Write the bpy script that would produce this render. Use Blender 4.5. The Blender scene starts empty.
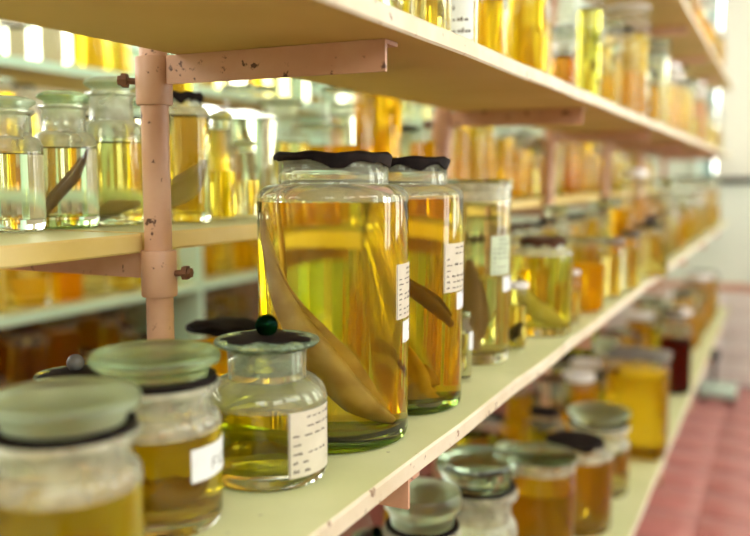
import bpy, bmesh, math, random
from mathutils import Vector, Matrix
random.seed(7)
S = bpy.context.scene
COL = S.collection

# ------------------------------------------------------------------ camera
F_PX, U0, V0 = 850.0, 375.0, 268.0
CAM_Z = 1.35
PITCH = math.atan(90.0 / F_PX)
YAW = math.atan(410.0 * math.cos(PITCH) / F_PX)          # shelf direction (+Y) vanishes right of the middle
cam_d = bpy.data.cameras.new('camera')
cam = bpy.data.objects.new('camera', cam_d); COL.objects.link(cam)
cam.location = (0, 0, CAM_Z)
cam.rotation_euler = (math.pi / 2 - PITCH, 0, YAW)
cam_d.sensor_width = 36.0
cam_d.lens = 36.0 * F_PX / 750.0
cam_d.clip_start = 0.02
cam_d.dof.use_dof = True
cam_d.dof.focus_distance = 0.86
cam_d.dof.aperture_fstop = 2.6
S.camera = cam

# ------------------------------------------------------------------ daylight
W = bpy.data.worlds.new('overcast_sky'); S.world = W; W.use_nodes = True
bg = W.node_tree.nodes['Background']
bg.inputs['Color'].default_value = (1.0, 0.98, 0.93, 1)
bg.inputs['Strength'].default_value = 10.0
S.view_settings.view_transform = 'Standard'
S.view_settings.look = 'None'
S.view_settings.exposure = 0.12
S.view_settings.gamma = 1.0
S.view_settings.use_curve_mapping = False
cy = S.cycles
cy.use_denoising = True
cy.max_bounces = 24; cy.transmission_bounces = 24; cy.glossy_bounces = 6
cy.diffuse_bounces = 5; cy.transparent_max_bounces = 32
cy.sample_clamp_indirect = 12.0
cy.blur_glossy = 0.6

# room: X to the aisle side, Y along the shelves, Z up
ROOM = dict(x0=-3.4, x1=1.55, y0=-1.8, y1=5.95, z1=3.0)
WIN_R = [(-1.6, -.3), (-.1, 1.2), (1.45, 2.1), (2.7, 3.8), (4.3, 5.5)]
WZR = [(1.98, 2.90), (1.98, 2.90), (.95, 2.65), (.95, 2.65), (.95, 2.65)]   # the two nearest are added high windows, unseen, brightening the near jars
WIN_L = [(-0.6, 1.3), (1.5, 2.5), (4.0, 5.7)]
WIN_FILL = [(-2.9, -1.1), (-.6, 1.2)]
WZ_FILL = (2.05, 2.90)                                      # high windows added behind the camera as front fill, never in view
WIN_E = (-.52, 1.0)
WEZ = (1.335, 2.65)                                     # end window, sill at eye level
WZ = (0.95, 2.65)
WZL = (1.52, 2.80)                                      # the windows behind the rear rack sit high

def portal(name, loc, rot, sx, sy):
    l = bpy.data.lights.new(name, 'AREA'); l.shape = 'RECTANGLE'; l.size = sx; l.size_y = sy
    l.cycles.is_portal = True
    o = bpy.data.objects.new(name, l); COL.objects.link(o); o.location = loc; o.rotation_euler = rot
for (a, b), (c, d) in zip(WIN_R, WZR): portal('window_daylight', (ROOM['x1'] + .22, (a + b) / 2, (c + d) / 2), (0, math.pi / 2, 0), d - c, b - a)  # the first two belong to the added fill windows
for a, b in WIN_L: portal('window_daylight', (ROOM['x0'] - .22, (a + b) / 2, sum(WZL) / 2), (0, -math.pi / 2, 0), WZL[1] - WZL[0], b - a)
for a, b in WIN_FILL: portal('window_daylight', ((a + b) / 2, ROOM['y0'] - .22, sum(WZ_FILL) / 2), (math.pi / 2, 0, 0), b - a, WZ_FILL[1] - WZ_FILL[0])  # portals for the added front fill

portal('window_daylight', (sum(WIN_E) / 2, ROOM['y1'] + .22, sum(WEZ) / 2), (-math.pi / 2, 0, 0), WIN_E[1] - WIN_E[0], WEZ[1] - WEZ[0])

# ------------------------------------------------------------------ projection helpers (pixel -> ray)
CP, SP, CY, SY = math.cos(PITCH), math.sin(PITCH), math.cos(YAW), math.sin(YAW)
FWD = Vector((-SY * CP, CY * CP, -SP)); RGT = Vector((CY, SY, 0)); UPV = RGT.cross(FWD)
C0 = Vector((0, 0, CAM_Z))
HF = Vector((-SY, CY, 0))
def project(p):
    d = Vector(p) - C0; z = d.dot(FWD)
    return U0 + F_PX * d.dot(RGT) / z, V0 - F_PX * d.dot(UPV) / z, z
def on_plane(u, v, z):
    r = FWD + RGT * ((u - U0) / F_PX) + UPV * ((V0 - v) / F_PX)
    return C0 + r * ((z - CAM_Z) / r.z)
def spot(u, vb, w, z):
    """centre and radius of a round thing whose front foot shows at (u, vb) on the level z, w pixels wide"""
    p = on_plane(u, vb, z); n = Vector((p.x, p.y, 0)).normalized(); r = .03
    for _ in range(12):
        c = p + n * r; r = w / 2 * (c - C0).dot(FWD) / F_PX
    return c.x, c.y, r
def spot_x(u, x, w, z):
    lo, hi = 0.05, 8.0
    for _ in range(50):
        m = (lo + hi) / 2
        if project((x, m, z))[0] < u: lo = m
        else: hi = m
    return x, m, w / 2 * project((x, m, z))[2] / F_PX
def spot_d(u, d, w, z):
    """horizontal distance d along the view"""
    zo = d * CP + (CAM_Z - z) * SP
    p = C0 + HF * d + RGT * ((u - U0) / F_PX * zo)
    return p.x, p.y, w / 2 * zo / F_PX
def z_at(x, y, v):
    lo, hi = -1.0, 3.0
    for _ in range(50):
        m = (lo + hi) / 2
        if project((x, y, m))[1] > v: lo = m
        else: hi = m
    return m

# ------------------------------------------------------------------ materials
MAT = {}
def new_mat(name):
    m = bpy.data.materials.new(name); m.use_nodes = True; MAT[name] = m
    nt = m.node_tree
    return m, nt, nt.nodes['Principled BSDF'], nt.nodes['Material Output']
def L(nt, a, b): nt.links.new(a, b)
def painted(name, base, base2, wear, wear_amt=.62, rough=.55, scale=14, wear_scale=60, bump=.15, spots=None):
    """paint with tone variation, chips of another colour"""
    m, nt, P, O = new_mat(name); N = nt.nodes
    tc = N.new('ShaderNodeTexCoord')
    n1 = N.new('ShaderNodeTexNoise'); n1.inputs['Scale'].default_value = scale; n1.inputs['Detail'].default_value = 6
    L(nt, tc.outputs['Object'], n1.inputs['Vector'])
    r1 = N.new('ShaderNodeValToRGB'); r1.color_ramp.elements[0].position = .35; r1.color_ramp.elements[1].position = .68
    r1.color_ramp.elements[0].color = (*base, 1); r1.color_ramp.elements[1].color = (*base2, 1)
    L(nt, n1.outputs['Fac'], r1.inputs['Fac'])
    n2 = N.new('ShaderNodeTexNoise'); n2.inputs['Scale'].default_value = wear_scale; n2.inputs['Detail'].default_value = 5
    n2.inputs['Roughness'].default_value = .6
    L(nt, tc.outputs['Object'], n2.inputs['Vector'])
    r2 = N.new('ShaderNodeValToRGB'); r2.color_ramp.elements[0].position = wear_amt; r2.color_ramp.elements[1].position = wear_amt + .04
    r2.color_ramp.elements[0].color = (0, 0, 0, 1); r2.color_ramp.elements[1].color = (1, 1, 1, 1)
    L(nt, n2.outputs['Fac'], r2.inputs['Fac'])
    mx = N.new('ShaderNodeMix'); mx.data_type = 'RGBA'
    L(nt, r2.outputs['Color'], mx.inputs['Factor']); L(nt, r1.outputs['Color'], mx.inputs['A']); mx.inputs['B'].default_value = (*wear, 1)
    L(nt, mx.outputs['Result'], P.inputs['Base Color'])
    P.inputs['Roughness'].default_value = rough
    b = N.new('ShaderNodeBump'); b.inputs['Strength'].default_value = bump; b.inputs['Distance'].default_value = .002
    L(nt, n2.outputs['Fac'], b.inputs['Height']); L(nt, b.outputs['Normal'], P.inputs['Normal'])
    return m
def plain(name, col, rough=.5, metal=0.0, col2=None, scale=30):
    m, nt, P, O = new_mat(name); N = nt.nodes
    n1 = N.new('ShaderNodeTexNoise'); n1.inputs['Scale'].default_value = scale; n1.inputs['Detail'].default_value = 4
    tc = N.new('ShaderNodeTexCoord'); L(nt, tc.outputs['Object'], n1.inputs['Vector'])
    r1 = N.new('ShaderNodeValToRGB'); r1.color_ramp.elements[0].position = .3; r1.color_ramp.elements[1].position = .7
    r1.color_ramp.elements[0].color = (*col, 1); r1.color_ramp.elements[1].color = (*(col2 or tuple(c * .82 for c in col)), 1)
    L(nt, n1.outputs['Fac'], r1.inputs['Fac']); L(nt, r1.outputs['Color'], P.inputs['Base Color'])
    P.inputs['Roughness'].default_value = rough; P.inputs['Metallic'].default_value = metal
    if 'wax' in name: P.inputs['Specular IOR Level'].default_value = .08
    return m
def glass(name, col, ior=1.5, rough=0.0):
    m, nt, P, O = new_mat(name); nt.nodes.remove(P)
    g = nt.nodes.new('ShaderNodeBsdfGlass'); g.inputs['Color'].default_value = (*col, 1)
    g.inputs['IOR'].default_value = ior; g.inputs['Roughness'].default_value = rough
    L(nt, g.outputs[0], O.inputs['Surface']); return m
def thin_glass(name, col, refl=1.0):
    """thin wall: straight through with a tint, mirror-like by Fresnel"""
    m, nt, P, O = new_mat(name); nt.nodes.remove(P); N = nt.nodes
    t = N.new('ShaderNodeBsdfTransparent'); t.inputs['Color'].default_value = (*col, 1)
    g = N.new('ShaderNodeBsdfGlossy'); g.inputs['Roughness'].default_value = .02
    f = N.new('ShaderNodeFresnel'); ge = N.new('ShaderNodeNewGeometry'); mr = N.new('ShaderNodeMapRange')
    mr.inputs[3].default_value = 1.55; mr.inputs[4].default_value = 1 / 1.55      # a thin wall reflects alike from both sides
    L(nt, ge.outputs['Backfacing'], mr.inputs[0]); L(nt, mr.outputs[0], f.inputs['IOR'])
    mu = N.new('ShaderNodeMath'); mu.operation = 'MULTIPLY'; mu.inputs[1].default_value = refl; mu.use_clamp = True
    L(nt, f.outputs[0], mu.inputs[0])
    x = N.new('ShaderNodeMixShader'); L(nt, mu.outputs[0], x.inputs[0]); L(nt, t.outputs[0], x.inputs[1]); L(nt, g.outputs[0], x.inputs[2])
    L(nt, x.outputs[0], O.inputs['Surface']); return m
def cloudy_liquid(name, col, scat, amt=.16, ior=1.36):
    """tinted spirit, slightly turbid"""
    m, nt, P, O = new_mat(name); nt.nodes.remove(P); N = nt.nodes
    g = N.new('ShaderNodeBsdfRefraction'); g.inputs['Color'].default_value = (*col, 1); g.inputs['IOR'].default_value = ior; g.inputs['Roughness'].default_value = 0
    t = N.new('ShaderNodeBsdfTranslucent'); t.inputs['Color'].default_value = (*scat, 1)
    x = N.new('ShaderNodeMixShader'); x.inputs[0].default_value = amt
    L(nt, g.outputs[0], x.inputs[1]); L(nt, t.outputs[0], x.inputs[2]); L(nt, x.outputs[0], O.inputs['Surface']); return m

painted('shelf_top_paint', (.60, .64, .33), (.67, .69, .39), (.30, .28, .16), .70, .45, 9, 75, .08)
painted('shelf_edge_paint', (.66, .58, .41), (.76, .70, .55), (.26, .16, .09), .63, .5, 18, 70, .25)
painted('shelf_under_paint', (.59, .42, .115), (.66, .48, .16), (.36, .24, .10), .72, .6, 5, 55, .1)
painted('back_edge_paint', (.74, .56, .18), (.80, .63, .26), (.40, .26, .10), .68, .5, 14, 60, .2)
painted('mint_paint', (.55, .84, .66), (.60, .87, .71), (.4, .5, .42), .75, .5, 10, 60, .1)
painted('pink_paint', (.55, .31, .20), (.61, .38, .26), (.10, .04, .025), .625, .45, 20, 55, .3)
painted('floor_tile_red', (.50, .19, .175), (.56, .24, .22), (.40, .13, .12), .7, .16, 6, 30, .05)
plain('floor_grout', (.36, .10, .09), .7)
painted('wall_green', (.66, .74, .64), (.70, .77, .68), (.62, .70, .60), .72, .7, 3, 20, .05)
painted('wall_white', (.66, .60, .48), (.70, .64, .52), (.60, .54, .43), .72, .7, 3, 20, .05)
plain('wall_tile', (.80, .77, .72), .3)
plain('brick_red_trim', (.62, .34, .24), .5)
plain('frame_teal', (.22, .38, .36), .45)
plain('frame_white', (.80, .80, .76), .5)
plain('black_bar', (.02, .02, .025), .4)
plain('scale_green', (.55, .72, .60), .4)
plain('dark_metal', (.05, .05, .055), .45, .3)
plain('rust', (.10, .045, .025), .75, .2, (.22, .10, .05), 160)
plain('black_wax', (.006, .004, .004), .65, 0, (.016, .010, .008), 90)
plain('brown_wax', (.09, .04, .02), .55, 0, (.05, .02, .012), 60)
plain('paper', (.66, .62, .50), .8, 0, (.58, .54, .42), 40)
plain('paper_green', (.55, .64, .46), .8, 0, (.48, .57, .40), 40)
plain('tag_paper', (.78, .82, .84), .7)
plain('ink', (.10, .08, .07), .8)
plain('fish_tan', (.70, .49, .31), .5, 0, (.42, .26, .15), 38)
plain('wood_brown', (.20, .11, .05), .7, 0, (.28, .16, .08), 6)
plain('fish_brown', (.24, .14, .08), .5, 0, (.34, .21, .12), 30)
plain('fish_pale', (.74, .64, .42), .5, 0, (.60, .48, .28), 26)
plain('ceramic_grey', (.15, .15, .14), .4)
plain('plastic_white', (.82, .80, .76), .45)
glass('glass_clear', (.97, .985, .965))
def wet_glass(name):
    """inside of a wall where liquid touches it: bends light but hardly reflects"""
    m, nt, P, O = new_mat(name); nt.nodes.remove(P)
    g = nt.nodes.new('ShaderNodeBsdfRefraction'); g.inputs['Color'].default_value = (1, 1, 1, 1); g.inputs['IOR'].default_value = 1.5; g.inputs['Roughness'].default_value = 0
    L(nt, g.outputs[0], O.inputs['Surface'])
wet_glass('glass_wet')
glass('glass_green', (.86, .93, .84))
glass('glass_base', (.62, .76, .42))
glass('glass_stopper', (.84, .90, .82), 1.5, .12)
glass('glass_dark_green', (.03, .14, .09), 1.5, .05)
glass('glass_frosted_green', (.80, .88, .74), 1.5, .25)
glass('glass_frosted', (.84, .89, .80), 1.5, .28)
thin_glass('thin_clear', (.98, .985, .97), .5)
thin_glass('thin_green', (.88, .94, .86), 1.5)
thin_glass('window_pane', (.97, .98, .98), 1.0)
def spirit(name, sig, scat, amt=.03, ior=1.36):
    """clear liquid whose colour deepens with the length of the path through it"""
    m, nt, P, O = new_mat(name); nt.nodes.remove(P); N = nt.nodes
    g = N.new('ShaderNodeBsdfRefraction'); g.inputs['Color'].default_value = (1, 1, 1, 1); g.inputs['IOR'].default_value = ior; g.inputs['Roughness'].default_value = 0
    t = N.new('ShaderNodeBsdfTranslucent'); t.inputs['Color'].default_value = (*scat, 1)
    x = N.new('ShaderNodeMixShader'); x.inputs[0].default_value = amt
    L(nt, g.outputs[0], x.inputs[1]); L(nt, t.outputs[0], x.inputs[2]); L(nt, x.outputs[0], O.inputs['Surface'])
    v = N.new('ShaderNodeVolumeAbsorption'); d = max(sig); v.inputs['Density'].default_value = d
    v.inputs['Color'].default_value = (*[1 - q / d for q in sig], 1)
    L(nt, v.outputs[0], O.inputs['Volume']); return m
def mixed(name, a, b, fac, noise=0):
    m, nt, P, O = new_mat(name); nt.nodes.remove(P); N = nt.nodes
    sh = []
    for kind, col, ior in (a, b):
        n_ = N.new({'glass': 'ShaderNodeBsdfGlass', 'clear': 'ShaderNodeBsdfTransparent', 'dust': 'ShaderNodeBsdfDiffuse', 'translucent': 'ShaderNodeBsdfTranslucent', 'diffuse': 'ShaderNodeBsdfDiffuse'}[kind])
        n_.inputs['Color'].default_value = (*col, 1)
        if kind == 'glass': n_.inputs['IOR'].default_value = ior; n_.inputs['Roughness'].default_value = .0
        sh.append(n_)
    x = N.new('ShaderNodeMixShader'); x.inputs[0].default_value = fac
    if noise:
        tc = N.new('ShaderNodeTexCoord'); t = N.new('ShaderNodeTexNoise'); t.inputs['Scale'].default_value = noise; t.inputs['Detail'].default_value = 5
        L(nt, tc.outputs['Object'], t.inputs['Vector'])
        mr = N.new('ShaderNodeMapRange'); mr.inputs[1].default_value = .3; mr.inputs[2].default_value = .7; mr.inputs[3].default_value = fac * .5; mr.inputs[4].default_value = min(1, fac * 1.5)
        L(nt, t.outputs['Fac'], mr.inputs[0]); L(nt, mr.outputs[0], x.inputs[0])
    L(nt, sh[0].outputs[0], x.inputs[1]); L(nt, sh[1].outputs[0], x.inputs[2]); L(nt, x.outputs[0], O.inputs['Surface'])
    return m
mixed('glass_dusty', ('glass', (.95, .97, .93), 1.5), ('dust', (.62, .64, .50), 0), .42, 40)
mixed('glass_hazy', ('glass', (.95, .97, .92), 1.5), ('dust', (.58, .62, .46), 0), .24, 45)
mixed('glass_mottled', ('glass', (.70, .84, .72), 1.5), ('dust', (.30, .40, .28), 0), .40, 120)
mixed('thin_hazy', ('clear', (.95, .96, .92), 1.5), ('dust', (.62, .60, .46), 0), .16, 30)
mixed('blind_cloth', ('diffuse', (.80, .79, .72), 0), ('translucent', (.50, .50, .44), 0), .40)
LIQ = {
    'hero': spirit('liquid_hero_gold', (.01, 1.9, 30.0), (1.0, .78, .02), .08),
    'heroamber': spirit('liquid_hero_amber', (.01, 3.8, 60.0), (1.0, .68, .01), .14),
    'oilyolive': spirit('liquid_oily_olive', (.7, 1.3, 45.0), (.88, .84, .05), .32),
    'gold': cloudy_liquid('liquid_gold', (1.0, .87, .22), (1.0, .70, .05), .32),
    'amber': cloudy_liquid('liquid_amber', (1.0, .81, .15), (1.0, .60, .03), .32),
    'orange': cloudy_liquid('liquid_orange', (1.0, .79, .14), (1.0, .57, .02), .32),
    'olive': cloudy_liquid('liquid_olive', (.97, .94, .38), (.70, .62, .08), .08),
    'straw': cloudy_liquid('liquid_straw', (1.0, .95, .62), (.90, .76, .30), .12),
    'pale': cloudy_liquid('liquid_pale', (.98, .98, .88), (.80, .78, .5), .04),
    'brown': cloudy_liquid('liquid_brown', (.95, .70, .34), (.75, .40, .10), .25),
    'red': cloudy_liquid('liquid_red', (.42, .10, .08), (.20, .03, .02), .18),
}

# ------------------------------------------------------------------ mesh helpers
def link(name, me, mats=(), parent=None, loc=None, kind=None):
    o = bpy.data.objects.new(name, me); COL.objects.link(o)
    if me is not None:
        for m in mats:
            if me.materials.find(MAT[m].name) < 0 or len(me.materials) < len(mats): me.materials.append(MAT[m])
    if parent: o.parent = parent
    if loc: o.location = loc
    if kind: o['kind'] = kind
    return o
def tag(o, label, cat, group=None, kind=None):
    o['label'] = label; o['category'] = cat
    if group: o['group'] = group
    if kind: o['kind'] = kind
    return o
def empty(name, loc, rz=0):
    o = bpy.data.objects.new(name, None); COL.objects.link(o); o.location = loc; o.rotation_euler.z = rz
    o.empty_display_size = .05
    return o
def finish(bm, name, smooth=True, ang=40):
    bmesh.ops.remove_doubles(bm, verts=bm.verts, dist=1e-6)
    bmesh.ops.recalc_face_normals(bm, faces=bm.faces)
    me = bpy.data.meshes.new(name); bm.to_mesh(me); bm.free()
    if smooth:
        me.shade_smooth(); me.set_sharp_from_angle(angle=math.radians(ang))
    return me
def bbox(bm, x0, x1, y0, y1, z0, z1, mi=0):
    vs = [bm.verts.new((x, y, z)) for z in (z0, z1) for y in (y0, y1) for x in (x0, x1)]
    for f in ((0, 2, 3, 1), (4, 5, 7, 6), (0, 1, 5, 4), (2, 6, 7, 3), (0, 4, 6, 2), (1, 3, 7, 5)):
        fc = bm.faces.new([vs[i] for i in f]); fc.material_index = mi
    return vs
def box_mesh(name, x0, x1, y0, y1, z0, z1, bev=0.0):
    bm = bmesh.new(); bbox(bm, x0, x1, y0, y1, z0, z1)
    if bev: bmesh.ops.bevel(bm, geom=bm.edges[:], offset=bev, segments=2, affect='EDGES', profile=.5)
    return finish(bm, name, bev > 0, 50)
def ring_pts(r, z, n, sq):
    out = []
    for i in range(n):
        a = 2 * math.pi * i / n; c, s = math.cos(a), math.sin(a)
        k = 1.0 if sq == 2 else (abs(c) ** sq + abs(s) ** sq) ** (-1.0 / sq)
        out.append((r * k * c, r * k * s, z))
    return out
def lathe(bm, prof, n=48, sq=2, mats=None, jitter=None):
    """surface of revolution; a radius of 0 closes the end; sq > 2 makes it squarish"""
    prev = None
    for i, (r, z) in enumerate(prof):
        if r < 1e-7: cur = [bm.verts.new((0, 0, z))]
        else:
            cur = []
            for k, (x, y, zz) in enumerate(ring_pts(r, z, n, sq)):
                if jitter: x, y, zz = jitter(i, k, x, y, zz)
                cur.append(bm.verts.new((x, y, zz)))
        if prev:
            mi = mats[i - 1] if mats else 0
            if len(prev) == 1 and len(cur) == 1: pass
            elif len(prev) == 1:
                for k in range(n): bm.faces.new((prev[0], cur[k], cur[(k + 1) % n])).material_index = mi
            elif len(cur) == 1:
                for k in range(n): bm.faces.new((prev[k], prev[(k + 1) % n], cur[0])).material_index = mi
            else:
                for k in range(n):
                    bm.faces.new((prev[k], prev[(k + 1) % n], cur[(k + 1) % n], cur[k])).material_index = mi
        prev = cur
def lathe_mesh(name, prof, n=48, sq=2, mats=None, jitter=None, ang=40):
    bm = bmesh.new(); lathe(bm, prof, n, sq, mats, jitter); return finish(bm, name, True, ang)
def arc(r0, z0, r1, z1, k=5, convex=True):
    """quarter-ellipse points from (r0,z0) to (r1,z1), both included"""
    out = []
    for i in range(k + 1):
        t = i / k * math.pi / 2
        if convex: out.append((r1 + (r0 - r1) * math.cos(t), z0 + (z1 - z0) * math.sin(t)))
        else: out.append((r0 + (r1 - r0) * math.sin(t), z1 + (z0 - z1) * math.cos(t)))
    return out
def sphere_prof(r, zc, k=10, lo=0.0):
    return [(r * math.sin(math.pi * (1 - i / k)) if 0 < i < k else 0.0, zc - r * math.cos(math.pi * i / k)) for i in range(k + 1)]
def tube(bm, pts, rad, n=8, flat=1.0, cap=True):
    """sweep; rad a list or number; flat squeezes the local sideways axis"""
    rings = []; N_ = len(pts); pts = [Vector(p) for p in pts]; ref = Vector((0.13, .99, .07)).normalized()
    for i, p in enumerate(pts):
        d = (pts[min(i + 1, N_ - 1)] - pts[max(i - 1, 0)]).normalized()
        a = ref - d * ref.dot(d); a.normalize(); b = d.cross(a)
        r = rad[i] if isinstance(rad, (list, tuple)) else rad
        rings.append([bm.verts.new(p + a * (r * flat * math.cos(2 * math.pi * k / n)) + b * (r * math.sin(2 * math.pi * k / n))) for k in range(n)])
    for q, w in zip(rings, rings[1:]):
        for k in range(n): bm.faces.new((q[k], q[(k + 1) % n], w[(k + 1) % n], w[k]))
    if cap: bm.faces.new(rings[0][::-1]); bm.faces.new(rings[-1])

# ------------------------------------------------------------------ the room
R = ROOM; T = .22
def wall_mesh(name, axis, pos, a0, a1, z1, wins, sgn, wz=WZ):
    bm = bmesh.new(); p0, p1 = sorted((pos, pos + sgn * T))
    def bx(u0, u1, z0, z1_):
        if u1 - u0 < 1e-6: return
        if axis == 'x': bbox(bm, p0, p1, u0, u1, z0, z1_)
        else: bbox(bm, u0, u1, p0, p1, z0, z1_)
    cur = a0
    for q, (w0, w1) in enumerate(wins):
        wz_ = wz[q] if isinstance(wz, list) else wz
        bx(cur, w0, 0, z1); bx(w0, w1, 0, wz_[0]); bx(w0, w1, wz_[1], z1); cur = w1
    bx(cur, a1, 0, z1)
    return finish(bm, name, False)
o = link('wall_right', wall_mesh('wall_right', 'x', R['x1'], R['y0'] - T, R['y1'] + T, R['z1'], WIN_R, 1, WZR), ['wall_white'])
tag(o, 'white painted wall with tall windows on the aisle side', 'wall', kind='structure')
o = link('wall_left', wall_mesh('wall_left', 'x', R['x0'], R['y0'] - T, R['y1'] + T, R['z1'], WIN_L, -1, WZL), ['wall_white'])
tag(o, 'white painted wall with tall windows behind the rear shelving', 'wall', kind='structure')
o = link('wall_near', wall_mesh('wall_near', 'y', R['y0'], R['x0'], R['x1'], R['z1'], WIN_FILL, -1, WZ_FILL), ['wall_white'])
tag(o, 'white wall closing the room opposite the green end wall', 'wall', kind='structure')
bm = bmesh.new()
for (xa, xb, za, zb) in ((R['x0'], WIN_E[0], 0, R['z1']), (WIN_E[1], R['x1'], 0, R['z1']), (*WIN_E, 0, WEZ[0]), (*WIN_E, WEZ[1], R['z1'])):
    bbox(bm, xa, xb, R['y1'], R['y1'] + T, za, zb)
o = link('wall_end', finish(bm, 'wall_end', False), ['wall_green'])
tag(o, 'pale green end wall behind the white blind', 'wall', kind='structure')
ceil = link('ceiling', box_mesh('ceiling', R['x0'] - T, R['x1'] + T, R['y0'] - T, R['y1'] + T, R['z1'], R['z1'] + .15), ['wall_white'])
tag(ceil, 'white painted flat ceiling of the store room', 'ceiling', kind='structure')
floor = link('floor', box_mesh('floor', R['x0'] - T, R['x1'] + T, R['y0'] - T, R['y1'] + T, -.15, -.004), ['floor_grout'])
tag(floor, 'glossy red tiled floor along the shelving', 'floor', kind='structure')
ts = .30
tile_me = box_mesh('floor_tile', .002, ts - .002, .002, ts - .002, -.012, 0.0, .0012); tile_me.materials.append(MAT['floor_tile_red'])
nx = int((R['x1'] + .55) / ts); ny = int((R['y1'] - 0.4) / ts)
for i in range(nx):
    for j in range(ny):
        link('tile', tile_me, (), floor, (R['x1'] - (i + 1) * ts, R['y1'] - (j + 1) * ts, random.uniform(-.0008, 0)))
nwin = 0
def window(axis, pos, sgn, a0, a1, zz=WZ):
    global nwin; nwin += 1
    z0, z1 = zz; bm = bmesh.new(); q0, q1 = sorted((pos + sgn * .07, pos + sgn * .12)); fw = .05
    def bx(u0, u1, za, zb):
        if axis == 'x': bbox(bm, q0, q1, u0, u1, za, zb)
        else: bbox(bm, u0, u1, q0, q1, za, zb)
    bx(a0, a0 + fw, z0, z1); bx(a1 - fw, a1, z0, z1); bx(a0 + fw, a1 - fw, z0, z0 + fw); bx(a0 + fw, a1 - fw, z1 - fw, z1)
    mid = (a0 + a1) / 2; bx(mid - .025, mid + .025, z0 + fw, z1 - fw)
    zt = z0 + .7 * (z1 - z0); bx(a0 + fw, mid - .025, zt - .02, zt + .02); bx(mid + .025, a1 - fw, zt - .02, zt + .02)
    o = link('window_%d' % nwin, finish(bm, 'window_frame', False), ['frame_white'])
    tag(o, 'white framed four pane window letting daylight in', 'window', 'tall daylight windows', 'structure')  # the added fill windows carry this label too
    g = pos + sgn * .095
    for (u0, u1) in ((a0 + fw, mid - .025), (mid + .025, a1 - fw)):
        for (za, zb) in ((z0 + fw, zt - .02), (zt + .02, z1 - fw)):
            me = box_mesh('pane', g - .002, g + .002, u0, u1, za, zb) if axis == 'x' else box_mesh('pane', u0, u1, g - .002, g + .002, za, zb)
            link('pane', me, ['window_pane'], o)
for (a, b), zz_ in zip(WIN_R, WZR): window('x', R['x1'], 1, a, b, zz_)  # first two are additions that light the near jars
for a, b in WIN_L: window('x', R['x0'], -1, a, b, WZL)
for a, b in WIN_FILL: window('y', R['y0'], -1, a, b, WZ_FILL)  # both added out of view for front fill light
window('y', R['y1'], 1, *WIN_E, zz=WEZ)

# end wall: white blind on a teal frame, tiled dado with a brick-coloured rail
YE = R['y1']
b0 = z_at(-.2, YE, 182)
root = empty('roller_blind', (-.02, YE - .001, b0)); tag(root, 'white roller blind with black bottom bar on end wall', 'blind')
XB0, XB1 = -.385, 1.02
bl = link('cloth', box_mesh('cloth', XB0, XB1, -.055, -.050, .03, 1.32), ['blind_cloth'], root)
link('bottom_bar', box_mesh('bottom_bar', XB0 - .01, XB1 + .01, -.07, -.04, -.012, .03, .004), ['black_bar'], root)
link('frame', box_mesh('frame', XB0 - .07, XB0 - .012, -.06, 0, -.02, 1.4, .004), ['frame_teal'], root)
link('head_rail', box_mesh('head_rail', XB0 - .02, XB1 + .02, -.085, 0, 1.32, 1.40, .01), ['frame_teal'], root)
zd = .62
dado = link('trim_1', box_mesh('trim_1', -1.2, R['x1'], YE - .03, YE, zd, zd + .05, .004), ['brick_red_trim'])
tag(dado, 'reddish rail running along the top of the white tile dado', 'rail', kind='structure')
base = link('trim_2', box_mesh('trim_2', -1.2, R['x1'], YE - .008, YE, 0.0, zd), ['wall_white'])
tag(base, 'white tiled dado below the reddish rail on end wall', 'dado', kind='structure')
wt = box_mesh('wall_tile', .002, .298, -.012, 0, .002, .153, .002); wt.materials.append(MAT['wall_tile'])
for i in range(9):
    for j in range(4):
        link('tile', wt, (), base, (-1.2 + i * .3 + (.0), YE - .008, j * .155))

# a pale green low scale on the floor at the end of the aisle
p = on_plane(716, 402, 0)
root = empty('floor_scale', (p.x, p.y + .1, 0)); tag(root, 'pale green low floor scale on red tiles past shelf end', 'scale')
link('platform', box_mesh('platform', -.11, .11, -.12, .12, .03, .085, .012), ['scale_green'], root)
link('column', box_mesh('column', -.045, -.015, .07, .115, .085, .22, .006), ['dark_metal'], root)
hd = link('dial_head', box_mesh('dial_head', -.06, 0.0, .06, .12, .22, .29, .01), ['dark_metal'], root)
ft = box_mesh('foot', -.02, .02, -.02, .02, 0, .03, .004); ft.materials.append(MAT['dark_metal'])
for sx in (-1, 1):
    for sy in (-1, 1): link('foot', ft, (), root, (sx * .08, sy * .09, 0))

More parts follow.
